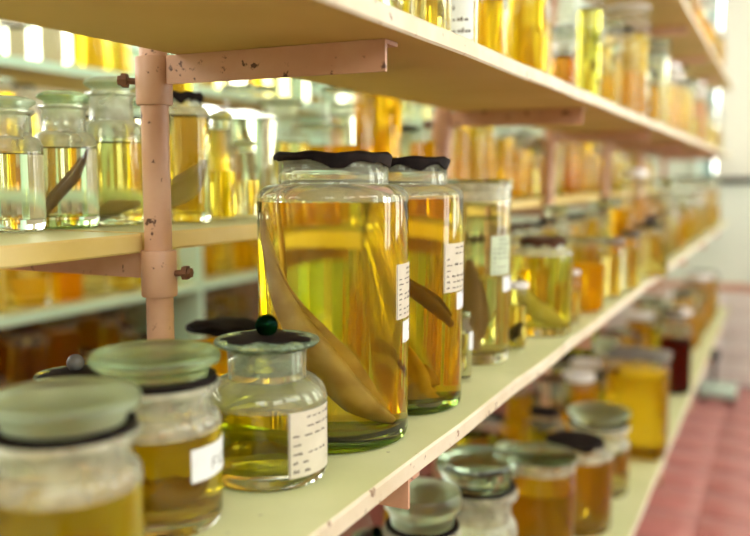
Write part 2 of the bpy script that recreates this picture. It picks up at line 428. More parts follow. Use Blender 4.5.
# ------------------------------------------------------------------ the shelving
XF, XBK = -.309, -.750
ZM, ZT, ZL, ZB, ZU = 1.082, 1.497, .543, 1.290, 1.909      # level tops: middle, top, lower, rear half, uppermost
TM, TT, TB = .019, .019, .021
Y0, Y1 = -.9, 5.72
POST_X, POST_Y0, POST_DY = -.610, .728, .85
rack = empty('shelving_rack', (0, 0, 0))
tag(rack, 'long painted wooden shelving on pink steel posts beside the red aisle', 'shelving')
def board(name, x0, x1, y0, y1, zt, th, mats, parent, n=24):
    """plank with separate top / edge / underside paint and a faintly uneven edge"""
    bm = bmesh.new(); rows = []
    for j in range(n + 1):
        y = y0 + (y1 - y0) * j / n; w = .0012 * math.sin(j * 1.7) + .0008 * math.sin(j * 4.1)
        b = .0022
        ring = [(x0 + b, zt), (x1 - b + w, zt), (x1 + w, zt - b), (x1 + w, zt - th + b), (x1 - b + w, zt - th), (x0 + b, zt - th), (x0, zt - th + b), (x0, zt - b)]
        rows.append([bm.verts.new((x, y, z)) for x, z in ring])
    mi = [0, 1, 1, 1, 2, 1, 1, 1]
    for a, b_ in zip(rows, rows[1:]):
        for k in range(8): bm.faces.new((a[k], a[(k + 1) % 8], b_[(k + 1) % 8], b_[k])).material_index = mi[k]
    bm.faces.new(rows[0]).material_index = 1; bm.faces.new(rows[-1][::-1]).material_index = 1
    return link(name, finish(bm, name, False), mats, parent)
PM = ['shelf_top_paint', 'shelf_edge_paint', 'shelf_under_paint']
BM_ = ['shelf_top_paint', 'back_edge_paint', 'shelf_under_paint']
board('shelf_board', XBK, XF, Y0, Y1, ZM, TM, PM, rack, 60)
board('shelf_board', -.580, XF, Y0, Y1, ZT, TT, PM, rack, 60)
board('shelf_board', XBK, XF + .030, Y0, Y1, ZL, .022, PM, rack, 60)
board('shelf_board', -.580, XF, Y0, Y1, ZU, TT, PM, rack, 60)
ys = [Y0] + [POST_Y0 + POST_DY * k for k in range(-1, 6)] + [Y1]
for k in range(0, 6):      # rear planks butt together at every post
    ya, yb = POST_Y0 + POST_DY * (k - 1) + .006, POST_Y0 + POST_DY * k - .006
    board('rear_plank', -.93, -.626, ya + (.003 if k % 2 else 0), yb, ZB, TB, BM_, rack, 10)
sleeve_me = lathe_mesh('sleeve', [(.0148, -.025), (.0185, -.025), (.0193, -.023), (.0193, .023), (.0185, .025), (.0148, .025)], 32); sleeve_me.materials.append(MAT['pink_paint'])
def bolt_mesh():
    bm = bmesh.new(); tube(bm, [(0, 0, 0), (.013, 0, .001)], .0035, 8)
    vs = lathe_mesh
    for k, (r, x0, x1) in enumerate(((.0080, .010, .016), (.0055, .016, .020))):
        tube(bm, [(x0, 0, .001), (x1, 0, .001)], r, 6)
    return finish(bm, 'bolt', False)
bolt_me = bolt_mesh(); bolt_me.materials.append(MAT['rust'])
def angle_iron(name, x0, x1, yc, zt, drop, tip=None):
    """L bar: upright leaf facing the viewer, thin top leaf under the board"""
    bm = bmesh.new(); ya = yc - .004
    bbox(bm, x0, x1, ya, ya + .004, zt - drop, zt - .0005)
    bbox(bm, x0, x1, ya + .004, ya + .028, zt - .0045, zt - .0005)
    return link(name, finish(bm, name, False), ['pink_paint'], rack)
for k in range(-1, 6):
    y = POST_Y0 + POST_DY * k
    bm = bmesh.new(); lathe(bm, [(0, 0), (.0147, 0), (.0147, ZU - TT), (0, ZU - TT)], 28)
    post = link('post', finish(bm, 'post'), ['pink_paint'], rack, (POST_X, y, 0))
    for zz, ang in ((ZT - TT - .026, math.pi), (ZB - TB - .022, -.2), (ZM - TM - .03, .4), (ZL - .05, 1.), (ZU - TT - .03, 2.)):
        s = link('sleeve', sleeve_me, (), post, (0, 0, zz))
        b = link('bolt', bolt_me, (), post, (.018 * math.cos(ang + YAW), .018 * math.sin(ang + YAW), zz)); b.rotation_euler.z = ang + YAW
    fl = link('foot_plate', box_mesh('foot_plate', -.05, .05, -.05, .05, 0, .008, .002), ['pink_paint'], post)
    angle_iron('bracket', POST_X + .02, -.337, y, ZT - TT, .030)
    angle_iron('bracket', POST_X + .02, -.312, y, ZM - TM, .030)
    angle_iron('bracket', POST_X + .02, -.272, y, ZL - .022, .030)
    angle_iron('bracket', POST_X + .02, -.337, y, ZU - TT, .030)
    angle_iron('bracket', -.92, POST_X - .02, y, ZB - TB, .028)

# the rear rack across the second aisle, mint edged
XR = -1.90
rack2 = empty('shelving_rack', (0, 0, 0)); tag(rack2, 'rear shelving with mint green board edges crowded with jars', 'shelving')
ZR = [.30, .640, .974, 1.33, 1.68, 2.04]
for z in ZR:
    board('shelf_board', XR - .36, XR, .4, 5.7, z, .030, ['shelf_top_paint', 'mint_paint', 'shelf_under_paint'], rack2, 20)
link('back_panel', box_mesh('back_panel', XR - .375, XR - .362, .38, 5.72, .05, ZR[2] - .03), ['wood_brown'], rack2)
up = box_mesh('upright', XR - .36, XR - .012, -.012, .012, 0, 2.3, .002); up.materials.append(MAT['mint_paint'])
for k in range(6):
    link('upright', up, (), rack2, (0, .38 + k * 1.068, 0))

# ------------------------------------------------------------------ jars
def profile(kind, r, H):
    """outer glass profile from base to rim top, neck radius, z of rim, shoulder z"""
    if kind == 'wideneck':
        nk = .735 * r; zs = H * .855; zn = H * .905
        pr = [(0, .004), (r * .80, .003), (r * .90, 0), (r * .97, .003), (r, .010)] + [(r, zs - .002)] + arc(r, zs, nk, zn, 8) + [(nk * .99, H * .915), (nk * .99, H * .975), (nk * 1.03, H * .985), (nk * 1.03, H)]
        return pr, nk, H, zs
    if kind == 'squat':
        nk = .66 * r; zs = H * .60; zn = H * .775
        pr = [(0, .003), (r * .82, .003), (r * .90, 0), (r * .97, .003), (r, .010)] + [(r, zs - .002)] + arc(r, zs, nk, zn, 8) + [(nk * .985, H * .80), (nk, H * .97), (nk * 1.05, H)]
        return pr, nk, H, zs
    if kind == 'stopper':          # squat with a ring flange at the mouth
        nk = .84 * r; zs = H * .60; zn = H * .69
        pr = [(0, .003), (r * .82, .003), (r * .90, 0), (r * .97, .003), (r, .010)] + [(r, zs - .002)] + arc(r, zs, nk, zn, 6) + [(nk, H * .76), (nk * 1.04, H * .80), (r * .99, H * .815), (r * 1.01, H * .84), (r * .97, H * .865)]
        return pr, r * .86, H * .865, zs
    if kind == 'apothecary':
        nk = .68 * r; zs = H * .60; zn = H * .70
        pr = [(0, .003), (r * .82, .003), (r * .90, 0), (r * .97, .003), (r, .010)] + [(r, zs - .002)] + arc(r, zs, nk * 1.02, zn, 7) + [(nk, H * .72), (nk, H * .85), (nk * 1.08, H * .865), (nk * 1.16, H * .875), (nk * 1.16, H * .89), (nk, H * .895)]
        return pr, nk, H * .895, zs
    if kind == 'cylinder':
        pr = [(0, .003), (r * .85, .003), (r * .93, 0), (r * .98, .003), (r, .008), (r, H * .90), (r * 1.0, H * .96), (r * 1.05, H * .965), (r * 1.05, H * .99), (r, H)]
        return pr, r, H, H * .90
    if kind == 'vial':
        nk = .70 * r; zs = H * .70
        pr = [(0, .002), (r * .90, 0), (r, .004), (r, zs)] + arc(r, zs, nk, H * .80, 4) + [(nk, H * .90), (nk, H * .92)]
        return pr, nk, H * .92, zs
def inner_of(pr, wall, floor_t):
    zr = pr[-1][1]; ins = []
    for (a, z) in pr:
        if z > floor_t + .006 and a > wall * 2: ins.append((a - wall, z))
    # keep rim flare out of the bore
    nkr = min(q for q, z in ins if z > .75 * zr)
    mx = max(z for q, z in ins)
    out = [(0, floor_t), (ins[0][0] * .9, floor_t), (ins[0][0], floor_t + .006)]
    out += [((min(q, nkr) if z > .80 * zr else q), z) for q, z in ins[:-1] if z > floor_t + .0061]
    out.append((min(nkr, ins[-1][0]), zr))
    return out
MESHC = {}
def cached(key, fn):
    if key not in MESHC: MESHC[key] = fn()
    return MESHC[key]
def q3(v): return round(v, 3)
def jar_meshes(kind, r, H, level, thick, n, sq, base_green):
    key = (kind, q3(r), q3(H), level, thick, n, sq, base_green)
    def build():
        pr, nk, zr, zs = profile(kind, r, H)
        if thick:
            wall = max(.0028, r * .045); ft_ = .014
            ins = inner_of(pr, wall, ft_)
            zl_ = ft_ + (zs - ft_) * level if level <= 1 else zs + (zr - zs) * (level - 1)
            # split the inner wall at the liquid's surface
            for q in range(len(ins) - 1):
                (a0_, b0_), (a1_, b1_) = ins[q], ins[q + 1]
                if b0_ < zl_ - .0005 and b1_ > zl_ + .0005:
                    ins_g = ins[:q + 1] + [(a0_ + (a1_ - a0_) * (zl_ - b0_) / (b1_ - b0_), zl_)] + ins[q + 1:]; break
            else: ins_g = ins
            full = pr + ins_g[::-1]
            mats = []
            for k, (a, b) in enumerate(zip(full, full[1:])):
                m_ = 0
                if base_green and max(a[1], b[1]) < ft_ + .003: m_ = 1
                elif k < len(pr) - 1 and min(a[1], b[1]) >= zs - .0021: m_ = 2
                elif k >= len(pr) and ft_ + .003 < max(a[1], b[1]) <= zl_ + .001: m_ = 3
                mats.append(m_)
            g = lathe_mesh('glass_body', full, n, sq, mats)
        else:
            ft_ = .006; wall = .0012
            ins = inner_of(pr, wall, ft_)
            g = lathe_mesh('glass_body', pr, n, sq, [2 if min(a[1], b[1]) >= zs - .0021 else 0 for a, b in zip(pr, pr[1:])])
        zl = ft_ + (zs - ft_) * level if level <= 1 else zs + (zr - zs) * (level - 1)
        e = .0006 if thick else 0.0
        lq = [(0, ft_ - e), (ins[1][0], ft_ - e)]
        lq += [(q + e, z) for q, z in ins[2:] if z < zl]
        # radius at the level by interpolation
        rl = lq[-1][0]
        for (a, b) in zip(ins, ins[1:]):
            if a[1] <= zl <= b[1] and b[1] > a[1]: rl = a[0] + (b[0] - a[0]) * (zl - a[1]) / (b[1] - a[1]) + e
        lq += [(rl, zl), (0, zl)]
        l = lathe_mesh('liquid', lq, n, sq)
        return g, l, nk, zr, zs, zl
    return cached(key, build)
def wax_lid_mesh(nk, seed=1, drip=.006, plate=.006, n=48, sq=2):
    rnd = random.Random(seed); ph = [rnd.uniform(0, 6.28) for _ in range(4)]
    drops = [(rnd.uniform(0, 6.28), rnd.uniform(.10, .28), rnd.uniform(.4, 1.5)) for _ in range(7)] + [(math.radians(-62) + .1 * seed, .16, 1.7)]
    def dz(a):
        v = .28 + .12 * math.sin(5 * a + ph[1]) + .08 * math.sin(13 * a + ph[2])
        for c, w, h in drops:
            d = (a - c + math.pi) % (2 * math.pi) - math.pi; v += h * math.exp(-(d / w) ** 2)
        return -drip * max(.12, min(v, 1.9))
    def jit(i, k, x, y, z):
        a = 2 * math.pi * k / n
        if i in (0, 1): z += dz(a)
        elif i >= 4: z += .0012 * math.sin(7 * a + ph[3] + i)
        return x, y, z
    pr = [(nk * 1.032 + .0003, -.003), (nk * 1.035 + .0012, -.0025), (nk * 1.035 + .0016, 0), (nk * 1.03 + .001, plate * .6), (nk * .98, plate), (nk * .5, plate * .8), (0, plate * .8)]
    pr = pr + []
    bm = bmesh.new(); lathe(bm, pr, n, sq, None, jit)
    return finish(bm, 'lid', True, 60)
def disc_lid_mesh(r, t, n=40, sq=2):
    return lathe_mesh('lid', [(0, 0), (r * .97, 0), (r, t * .25), (r, t * .75), (r * .97, t), (0, t * 1.02)], n, sq)
def cone_lid_mesh(r, h):
    """glass stopper: plug, drawn-in waist, thick overhanging disc"""
    return lathe_mesh('lid', [(0, -.004), (r * .78, -.004), (r * .80, 0), (r * .83, h * .25), (r * .90, h * .42), (r * .99, h * .52), (r * 1.01, h * .66), (r * 1.0, h * .82), (r * .95, h * .93), (r * .80, h * .985), (0, h)], 56)
def apoth_lid_mesh(nk, h):
    return lathe_mesh('lid', [(0, -h * .5), (nk * .80, -h * .5), (nk * .88, 0), (nk * .90, h * .25), (nk * 1.16, h * .42), (nk * 1.22, h * .55), (nk * 1.16, h * .72), (nk * .8, h * .92), (nk * .3, h), (0, h)], 40)
def cap_mesh(nk, h):
    return lathe_mesh('lid', [(0, 0), (nk * 1.08, 0), (nk * 1.15, h * .1), (nk * 1.15, h * .85), (nk * 1.05, h), (0, h)], 24)
def label_mesh(r, a0, a1, z0, z1, n=16):
    bm = bmesh.new(); v = []
    for rr in (r + .0003, r + .0007):
        v.append([[bm.verts.new((rr * math.cos(a0 + (a1 - a0) * i / n), rr * math.sin(a0 + (a1 - a0) * i / n), z)) for i in range(n + 1)] for z in (z0, z1)])
    for i in range(n):
        bm.faces.new((v[1][0][i], v[1][0][i + 1], v[1][1][i + 1], v[1][1][i])); bm.faces.new((v[0][0][i + 1], v[0][0][i], v[0][1][i], v[0][1][i + 1]))
        for t in (0, 1): bm.faces.new((v[0][t][i], v[0][t][i + 1], v[1][t][i + 1], v[1][t][i]))
    for i in (0, n): bm.faces.new((v[0][0][i], v[1][0][i], v[1][1][i], v[0][1][i]))
    return finish(bm, 'paper_label', True, 50)
def strokes_mesh(r, a0, a1, z0, z1, strokes, wid):
    """strokes: polylines in (s, t) in 0..1 over the label, bent round the jar"""
    bm = bmesh.new(); W_ = (a1 - a0) * r; H_ = z1 - z0
    def P3(s, t):
        a = a0 + (a1 - a0) * s; return Vector(((r + .0009) * math.cos(a), (r + .0009) * math.sin(a), z0 + H_ * t))
    for pl in strokes:
        for (s0, t0), (s1, t1) in zip(pl, pl[1:]):
            dx, dz = (s1 - s0) * W_, (t1 - t0) * H_; l = math.hypot(dx, dz)
            if l < 1e-7: continue
            ox, oz = -dz / l * wid / 2 / W_, dx / l * wid / 2 / H_
            bm.faces.new([bm.verts.new(P3(s, t)) for s, t in ((s0 + ox, t0 + oz), (s0 - ox, t0 - oz), (s1 - ox, t1 - oz), (s1 + ox, t1 + oz))])
    me = bpy.data.meshes.new('writing'); bm.to_mesh(me); bm.free(); return me
def scribble(rows, seed, border=False):
    rnd = random.Random(seed); out = []
    if border: out += [[(.02, .015), (.98, .015), (.98, .985), (.02, .985), (.02, .015)]]
    for i in range(rows):
        t = .9 - .82 * i / max(1, rows - 1); s = .08 if i > 1 else .34
        first = True
        while s < .9:
            l = rnd.uniform(.06, .16); n = max(3, int(l / .018)); h = .045 if rnd.random() < .35 else .026
            out.append([(s + l * k / n, t + (h if k % 2 else -h * .3) * rnd.uniform(.3, 1)) for k in range(n + 1)])
            s += l + rnd.uniform(.03, .07)
            if first and i > 1: s += .05; first = False
            if rnd.random() < .12: break
    return out
LETTERS = {'F': [[(0, 0), (0, 1), (.8, 1)], [(0, .55), (.6, .55)]], 'K': [[(0, 0), (0, 1)], [(.8, 1), (0, .45), (.8, 0)]],
           'O': [[(.1, .2), (.1, .8), (.4, 1), (.7, .8), (.7, .2), (.4, 0), (.1, .2)]], 'S': [[(.8, .85), (.4, 1), (.05, .75), (.7, .35), (.4, 0), (0, .15)]]}
def word(txt, s0, t0, cw, ch):
    out = []
    for i, c in enumerate(txt):
        for pl in LETTERS[c]: out.append([(s0 + (i + x * .8) * cw, t0 + y * ch) for x, y in pl])
    return out

JARS = []
def jar(kind, x, y, z, r, H, liq='gold', level=1.0, lid='wax', label='', group=None, cat='jar', thick=False, n=40, sq=2, base_green=False, seed=1,
        lidmat=None, gl=None, dust=None, papers=(), name='specimen_jar', rot=None):
    """papers: (alpha0, alpha1, vtop, vbottom, material, scribble rows) where alpha is the bearing from the viewer's side, clockwise to the right"""
    if kind == 'apothecary' and name == 'specimen_jar': name, cat = 'stoppered_bottle', 'bottle'
    root = empty(name, (x, y, z + .0004)); tag(root, label, cat, group)
    g, l, nk, zr, zs, zl = jar_meshes(kind, r, H, level, thick, n, sq, base_green)
    gm = gl or ('glass_clear' if thick else 'thin_clear')
    slots = [gm, 'glass_base', dust or ('glass_dusty' if thick else 'thin_hazy')] + (['glass_wet'] if thick else [])
    if not g.materials:
        for m_ in slots: g.materials.append(MAT[m_])
    body = link('glass_body', g, (), root)
    for k_, m_ in enumerate(slots):
        if g.materials[k_] != MAT[m_]:
            body.material_slots[k_].link = 'OBJECT'; body.material_slots[k_].material = MAT[m_]
    if liq:
        if not l.materials: l.materials.append(LIQ[liq])
        lo = link('liquid', l, (), root)
        if l.materials[0] != LIQ[liq]:
            lo.material_slots[0].link = 'OBJECT'; lo.material_slots[0].material = LIQ[liq]
    def L_(me, m, zz, nm='lid'):
        o = link(nm, me, (), root, (0, 0, zz))
        if not me.materials: me.materials.append(MAT[m])
        elif me.materials[0] != MAT[m]: o.material_slots[0].link = 'OBJECT'; o.material_slots[0].material = MAT[m]
        return o
    if lid == 'wax': L_(cached(('wax', q3(nk), seed % 5, n, sq), lambda: wax_lid_mesh(nk, seed % 5, .005 if thick else .002, .0035, n, sq)), lidmat or 'black_wax', zr)
    elif lid == 'disc': L_(cached(('disc', q3(nk), n, sq), lambda: disc_lid_mesh(nk * 1.06, .005, n, sq)), lidmat or ('glass_stopper'), zr + .0004)
    elif lid == 'cone': L_(cached(('cone', q3(r)), lambda: cone_lid_mesh(r, H * .16)), lidmat or 'glass_frosted', zr - .0002 + .004)
    elif lid == 'apoth': L_(cached(('apoth', q3(nk), q3(H)), lambda: apoth_lid_mesh(nk, H * .105)), lidmat or 'glass_frosted', zr - .0002)
    elif lid == 'cap': L_(cached(('cap', q3(nk), q3(H)), lambda: cap_mesh(nk, H * .09)), lidmat or 'plastic_white', zr)
    elif lid == 'knob':
        fl = L_(cached(('knobd', q3(r)), lambda: lathe_mesh('lid', [(0, -.022), (nk * .80, -.022), (nk * .86, .0), (nk * 1.02, .001), (r * .84, .003), (r * .88, .0055), (r * .86, .0075), (r * .6, .0090), (r * .22, .0105), (0, .0105)], 48)), 'glass_mottled', zr)
        bk = link('knob', cached(('knob', q3(r)), lambda: lathe_mesh('knob', sphere_prof(r * .19, .0105 + r * .165, 14), 24)), [], fl)
        if not bk.data.materials: bk.data.materials.append(MAT[lidmat or 'glass_dark_green'])
        wx = link('seal', cached(('kseal', q3(r)), lambda: seal_top(r * .73, seed)), [], fl)
        if not wx.data.materials: wx.data.materials.append(MAT['black_wax'])
    if lid in ('cone',):
        sl = L_(cached(('oring', q3(r)), lambda: lathe_mesh('seal', [(r * .80, -.0015), (r * .93, -.0015), (r * .95, .001), (r * .93, .004), (r * .80, .004)], 48)), 'black_wax', zr, 'seal')
    # bearing of the viewer side
    va = math.atan2(-y, -x)
    for k, (a0, a1, vt, vb, m, rows) in enumerate(papers):
        am = math.radians((a0 + min(a1, 90)) / 2); dirn = va + am
        lx, ly = x + r * math.cos(dirn), y + r * math.sin(dirn)
        zt, zb = z_at(lx, ly, vt) - z, z_at(lx, ly, vb) - z
        A0, A1 = va + math.radians(a0), va + math.radians(a1)
        p_ = link('paper_label', label_mesh(r, A0, A1, zb, zt), [m], root)
        if rows:
            st = word('FKO', .38, .22, .2, .32) if rows == 'FKO' else scribble(rows, seed * 7 + k, m == 'paper')
            wd = .0009 if rows != 'FKO' else .0012
            link('writing', strokes_mesh(r, A0, A1, zb, zt, st, wd), ['ink'], p_)
    JARS.append((x, y, r * (1.30 if sq > 2 else 1), z, H, label))
    return root
def seal_top(r, seed):
    """blotchy black sealing wax over a glass lid"""
    rnd = random.Random(seed); ph = [rnd.uniform(0, 6.28) for _ in range(3)]; n = 40
    def jit(i, k, x, y, z):
        a = 2 * math.pi * k / n
        s = 1 + (.10 * math.sin(3 * a + ph[0]) + .07 * math.sin(7 * a + ph[1]) + .04 * math.sin(13 * a + ph[2]) - .05) * (1 if i < 3 else 0)
        return x * s, y * s, z
    return lathe_mesh('seal', [(r * .99, .0070), (r, .0080), (r * .97, .0088), (r * .6, .0100), (r * .2, .0112), (0, .0112)], n, 2, None, jit, 60)

def view_axes(x, y):
    d = Vector((x, y, 0)).normalized(); return Vector((d.y, -d.x, 0)), d       # to the right, away
def fish(label, jx, jy, jz, pts, rad, mat, flat=.55, fin=True, name='fish_specimen', n=14, cat='specimen', group=None):
    """pts: (right, away, up) in metres from the jar's foot; smooth swept body with tail and ridge fin"""
    rt, aw = view_axes(jx, jy); P = [Vector((jx, jy, jz)) + rt * a + aw * b + Vector((0, 0, c)) for a, b, c in pts]
    # resample with Catmull-Rom
    Q, RR = [], []
    for i in range(len(P) - 1):
        p0, p1, p2, p3 = P[max(0, i - 1)], P[i], P[i + 1], P[min(len(P) - 1, i + 2)]
        for k in range(5):
            t = k / 5
            Q.append(.5 * ((2 * p1) + (p2 - p0) * t + (2 * p0 - 5 * p1 + 4 * p2 - p3) * t * t + (3 * p1 - p0 - 3 * p2 + p3) * t ** 3)); RR.append(rad[i] + (rad[i + 1] - rad[i]) * t)
    Q.append(P[-1]); RR.append(rad[-1])
    o = P[0].copy(); bm = bmesh.new()
    tube(bm, [q - o for q in Q], RR, n, flat)
    body = link(name, finish(bm, name, True, 70), [mat], None, o)
    tag(body, label, cat, group)
    if fin:
        bm = bmesh.new(); m = len(Q); prev = None
        for i in range(m // 4, m - 2):
            d = (Q[min(i + 1, m - 1)] - Q[i - 1]).normalized(); up_ = Vector((0, 0, 1)) - d * d.z
            if up_.length < .2: up_ = rt - d * rt.dot(d)
            up_.normalize(); k = math.sin(math.pi * (i - m // 4) / (m - 2 - m // 4)) * .6 + .25
            a_ = [bm.verts.new(Q[i] - o + up_ * RR[i] * .8 + aw * s) for s in (-.0004, .0004)]
            b_ = [bm.verts.new(Q[i] - o + up_ * RR[i] * (1.0 + k * .5) + aw * s) for s in (-.0003, .0003)]
            cur = [a_[0], b_[0], b_[1], a_[1]]
            if prev:
                for k2 in range(4): bm.faces.new((prev[k2], prev[(k2 + 1) % 4], cur[(k2 + 1) % 4], cur[k2]))
            prev = cur
        link('fin', finish(bm, 'fin', True, 60), [mat], body).location = (0, 0, 0)
    return body

# ---- hero row on the middle shelf
def H_of(x, y, z, vt): return z_at(x, y, vt) - z
# A: nearest squat jar, flat frosted stopper
x, y, r = spot_d(71, .525, 146, ZM); h = H_of(x, y, ZM, 402)
jar('stopper', x, y, ZM, r, h, 'gold', .95, 'cone', 'squat unlabelled clear jar with broad frosted glass stopper and yellow liquid', thick=True, n=64, seed=2)
fish('pale curled specimen lying in the squat frosted-stopper jar without a label', x, y, ZM, [(-.02, -.01, .03), (-.005, 0, .035), (.012, .005, .032), (.025, .0, .03)], [.004, .008, .008, .003], 'fish_tan')
# B
x, y, r = spot_d(160, .645, 125, ZM); h = H_of(x, y, ZM, 358)
jar('stopper', x, y, ZM, r, h, 'heroamber', 1.0, 'cone', 'clear jar with green glass stopper and white tag reading FKO', thick=True, n=64, seed=3, lidmat='glass_frosted_green',
    papers=[(28, 92, 442, 474, 'tag_paper', 'FKO')])
fish('curved brown specimen inside the jar tagged FKO', x, y, ZM, [(-.022, .0, .06), (-.028, 0, .04), (-.005, -.005, .025), (.02, 0, .03), (.024, 0, .05)], [.004, .009, .011, .010, .004], 'fish_brown')
# C
x, y, r = spot(269, 495, 118, ZM); h = H_of(x, y, ZM, 347)
CX, CYY, CR = x, y, r
jar('squat', x, y, ZM, r, h, 'oilyolive', 1.03, 'knob', 'squat green-tinted bottle with black sealed lid and dark green ball knob', thick=True, n=72, seed=4, dust='glass_hazy',
    papers=[(18, 76, 409, 473, 'paper', 7)])
fish('thin brown leaf-like specimen at the bottom of the ball-knob bottle', x, y, ZM, [(-.036, 0, .022), (-.02, -.004, .030), (.0, -.004, .031), (.018, -.002, .025)], [.002, .006, .006, .002], 'fish_brown', .3, False)
# D
x, y, r = spot(334.5, 457, 147, ZM); h = H_of(x, y, ZM, 157)
DX, DY, DR = x, y, r
jar('wideneck', x, y, ZM, r, h, 'hero', .985, 'wax', 'large wide-necked glass jar of golden liquid with dripping black seal and long tan specimen', thick=True, n=96, base_green=True, seed=6, dust='glass_hazy',
    papers=[(52, 100, 263, 317, 'paper', 10), (62, 100, 319, 340, 'tag_paper', 3)])
zz = lambda v: z_at(x, y, v) - ZM
fish('long tan eel-like fish slanting through the large golden jar', x, y, ZM,
     [(-.054, .004, zz(212)), (-.052, -.006, zz(245)), (-.043, -.022, zz(290)), (-.026, -.034, zz(326)), (-.004, -.038, zz(358)), (.020, -.034, zz(388)), (.050, -.016, zz(412))],
     [.0015, .0055, .0115, .0160, .0185, .0170, .0045], 'fish_tan', .6, True, n=20)
# E
x, y, r = spot(402, 418, 118, ZM); h = H_of(x, y, ZM, 161)
jar('wideneck', x, y, ZM, r, h, 'heroamber', 1.12, 'wax', 'tall amber jar with black seal standing between the large golden jar and the clear cylinder', thick=True, n=72, base_green=True, seed=8, dust='glass_hazy',
    papers=[(40, 88, 243, 291, 'paper', 8), (60, 92, 291, 308, 'tag_paper', 2)])
zz = lambda v: z_at(x, y, v) - ZM
fish('dark fish slanting in the tall amber jar behind the golden one', x, y, ZM, [(-.03, .0, zz(255)), (.0, .0, zz(280)), (.025, 0, zz(300)), (.045, 0, zz(322))], [.003, .007, .008, .004], 'fish_brown')
fish('tan coiled specimen at the bottom of the tall amber jar', x, y, ZM, [(.0, -.01, zz(340)), (.012, -.015, zz(365)), (.016, -.015, zz(385)), (.03, -.005, zz(395))], [.006, .014, .017, .008], 'fish_tan')
# F
x, y, r = spot(472, 366, 72, ZM); h = H_of(x, y, ZM, 183)
jar('cylinder', x, y, ZM, r, h, 'straw', .97, 'disc', 'tall clear cylinder jar with pale green label and brown fish', thick=True, n=64, seed=9,
    papers=[(27, 72, 236, 275, 'paper_green', 8), (52, 88, 276, 291, 'tag_paper', 2)])
zz = lambda v: z_at(x, y, v) - ZM
fish('brown wedge-shaped fish head up in the clear cylinder jar', x, y, ZM, [(-.004, -.01, zz(258)), (-.002, -.012, zz(285)), (-.003, -.012, zz(315)), (-.004, -.01, zz(345))], [.004, .012, .016, .014], 'fish_brown', .6)
fish('long pale fish upright at the back of the clear cylinder jar', x, y, ZM, [(-.012, .01, zz(205)), (-.020, .012, zz(240)), (-.024, .012, zz(290)), (-.020, .01, zz(340))], [.005, .010, .011, .004], 'fish_pale', .6)
# small vial by E
x, y, r = spot(461, 384, 26, ZM); h = H_of(x, y, ZM, 312)
jar('vial', x, y, ZM, r * .85, h, 'pale', 1.0, 'cap', 'small clear vial squeezed between the tall amber jar and the clear cylinder', thick=False, n=32, papers=[(40, 80, 332, 350, 'tag_paper', 0)], lidmat='glass_stopper', name='specimen_vial', cat='vial')
# G
x, y, r = spot(515, 352, 22, ZM); h = H_of(x, y, ZM, 288)
jar('cylinder', x, y, ZM, r, h, 'straw', .8, 'cap', 'small clear jar with pale cap and dark specimen beside the clear cylinder', n=32, name='specimen_jar', lidmat='plastic_white')
fish('black lump-like specimen in the small pale-capped jar', x, y, ZM, [(-.006, 0, .015), (0, 0, .03), (.006, 0, .045)], [.004, .008, .003], 'black_wax', .8, False)
# H
x, y, r = spot(541, 338, 58, ZM); h = H_of(x, y, ZM, 240)
jar('wideneck', x, y, ZM, r, h, 'olive', 1.0, 'wax', 'squat jar of olive liquid with pale folded fish and brown seal', n=48, seed=3, lidmat='brown_wax', thick=True)
fish('pale folded fish in the squat olive jar', x, y, ZM, [(-.03, 0, .10), (-.02, 0, .06), (.0, -.005, .035), (.03, 0, .02)], [.004, .012, .014, .006], 'fish_pale')
# J small strip vial, I orange jar
x, y, r = spot(563, 328, 13, ZM); h = H_of(x, y, ZM, 272)
jar('vial', x + .012, y + .03, ZM, r, h, 'pale', .9, 'cap', 'slim clear vial with white cap between olive and orange jars', n=24, name='specimen_vial', cat='vial')
x, y, r = spot(580, 315, 45, ZM); h = H_of(x, y, ZM, 240)
jar('cylinder', x, y, ZM, r, h, 'orange', .72, 'disc', 'short clear jar half full of orange liquid with flat glass lid', n=40)
x, y, r = spot(611, 299, 20, ZM); h = H_of(x, y, ZM, 243)
jar('cylinder', x, y, ZM, r, h, 'straw', .85, 'cap', 'narrow jar with grey cap next to the orange jar', n=28, lidmat='ceramic_grey')
x, y, r = spot(629, 291, 18, ZM); h = H_of(x, y, ZM, 236)
jar('cylinder', x, y, ZM, r, h, 'pale', .85, 'cap', 'narrow pale jar with dark cap two along from the orange jar', n=28, lidmat='dark_metal')
x, y, r = spot(651, 279, 32, ZM); h = H_of(x, y, ZM, 226)
jar('wideneck', x, y, ZM, r, h, 'straw', .95, 'wax', 'wide pale jar with black lid before the square amber jar', n=32)
x, y, r = spot_x(652, -.48, 36, ZM); h = H_of(x, y, ZM, 180)
jar('cylinder', x, y, ZM, r * .88, h, 'orange', .80, 'disc', 'tall square-sided jar of deep amber liquid with white lid', n=32, sq=6, lidmat='plastic_white')
# behind the posts, at the back of the middle shelf
x, y, r = spot_x(224, -.672, 72, ZM); h = H_of(x, y, ZM, 326)
jar('cylinder', x, y, ZM, r * .95, h, 'orange', .7, 'wax', 'low orange jar with flat dark lid behind the pink post', n=40, seed=2)
x, y, r = spot_x(78, -.672, 90, ZM); h = H_of(x, y, ZM, 380)
jar('squat', x, y, ZM, r, max(h, .045), 'brown', .9, 'knob', 'low dark jar with a round black knob behind the frosted-stopper jar', n=40, seed=3, lidmat='ceramic_grey', thick=False)

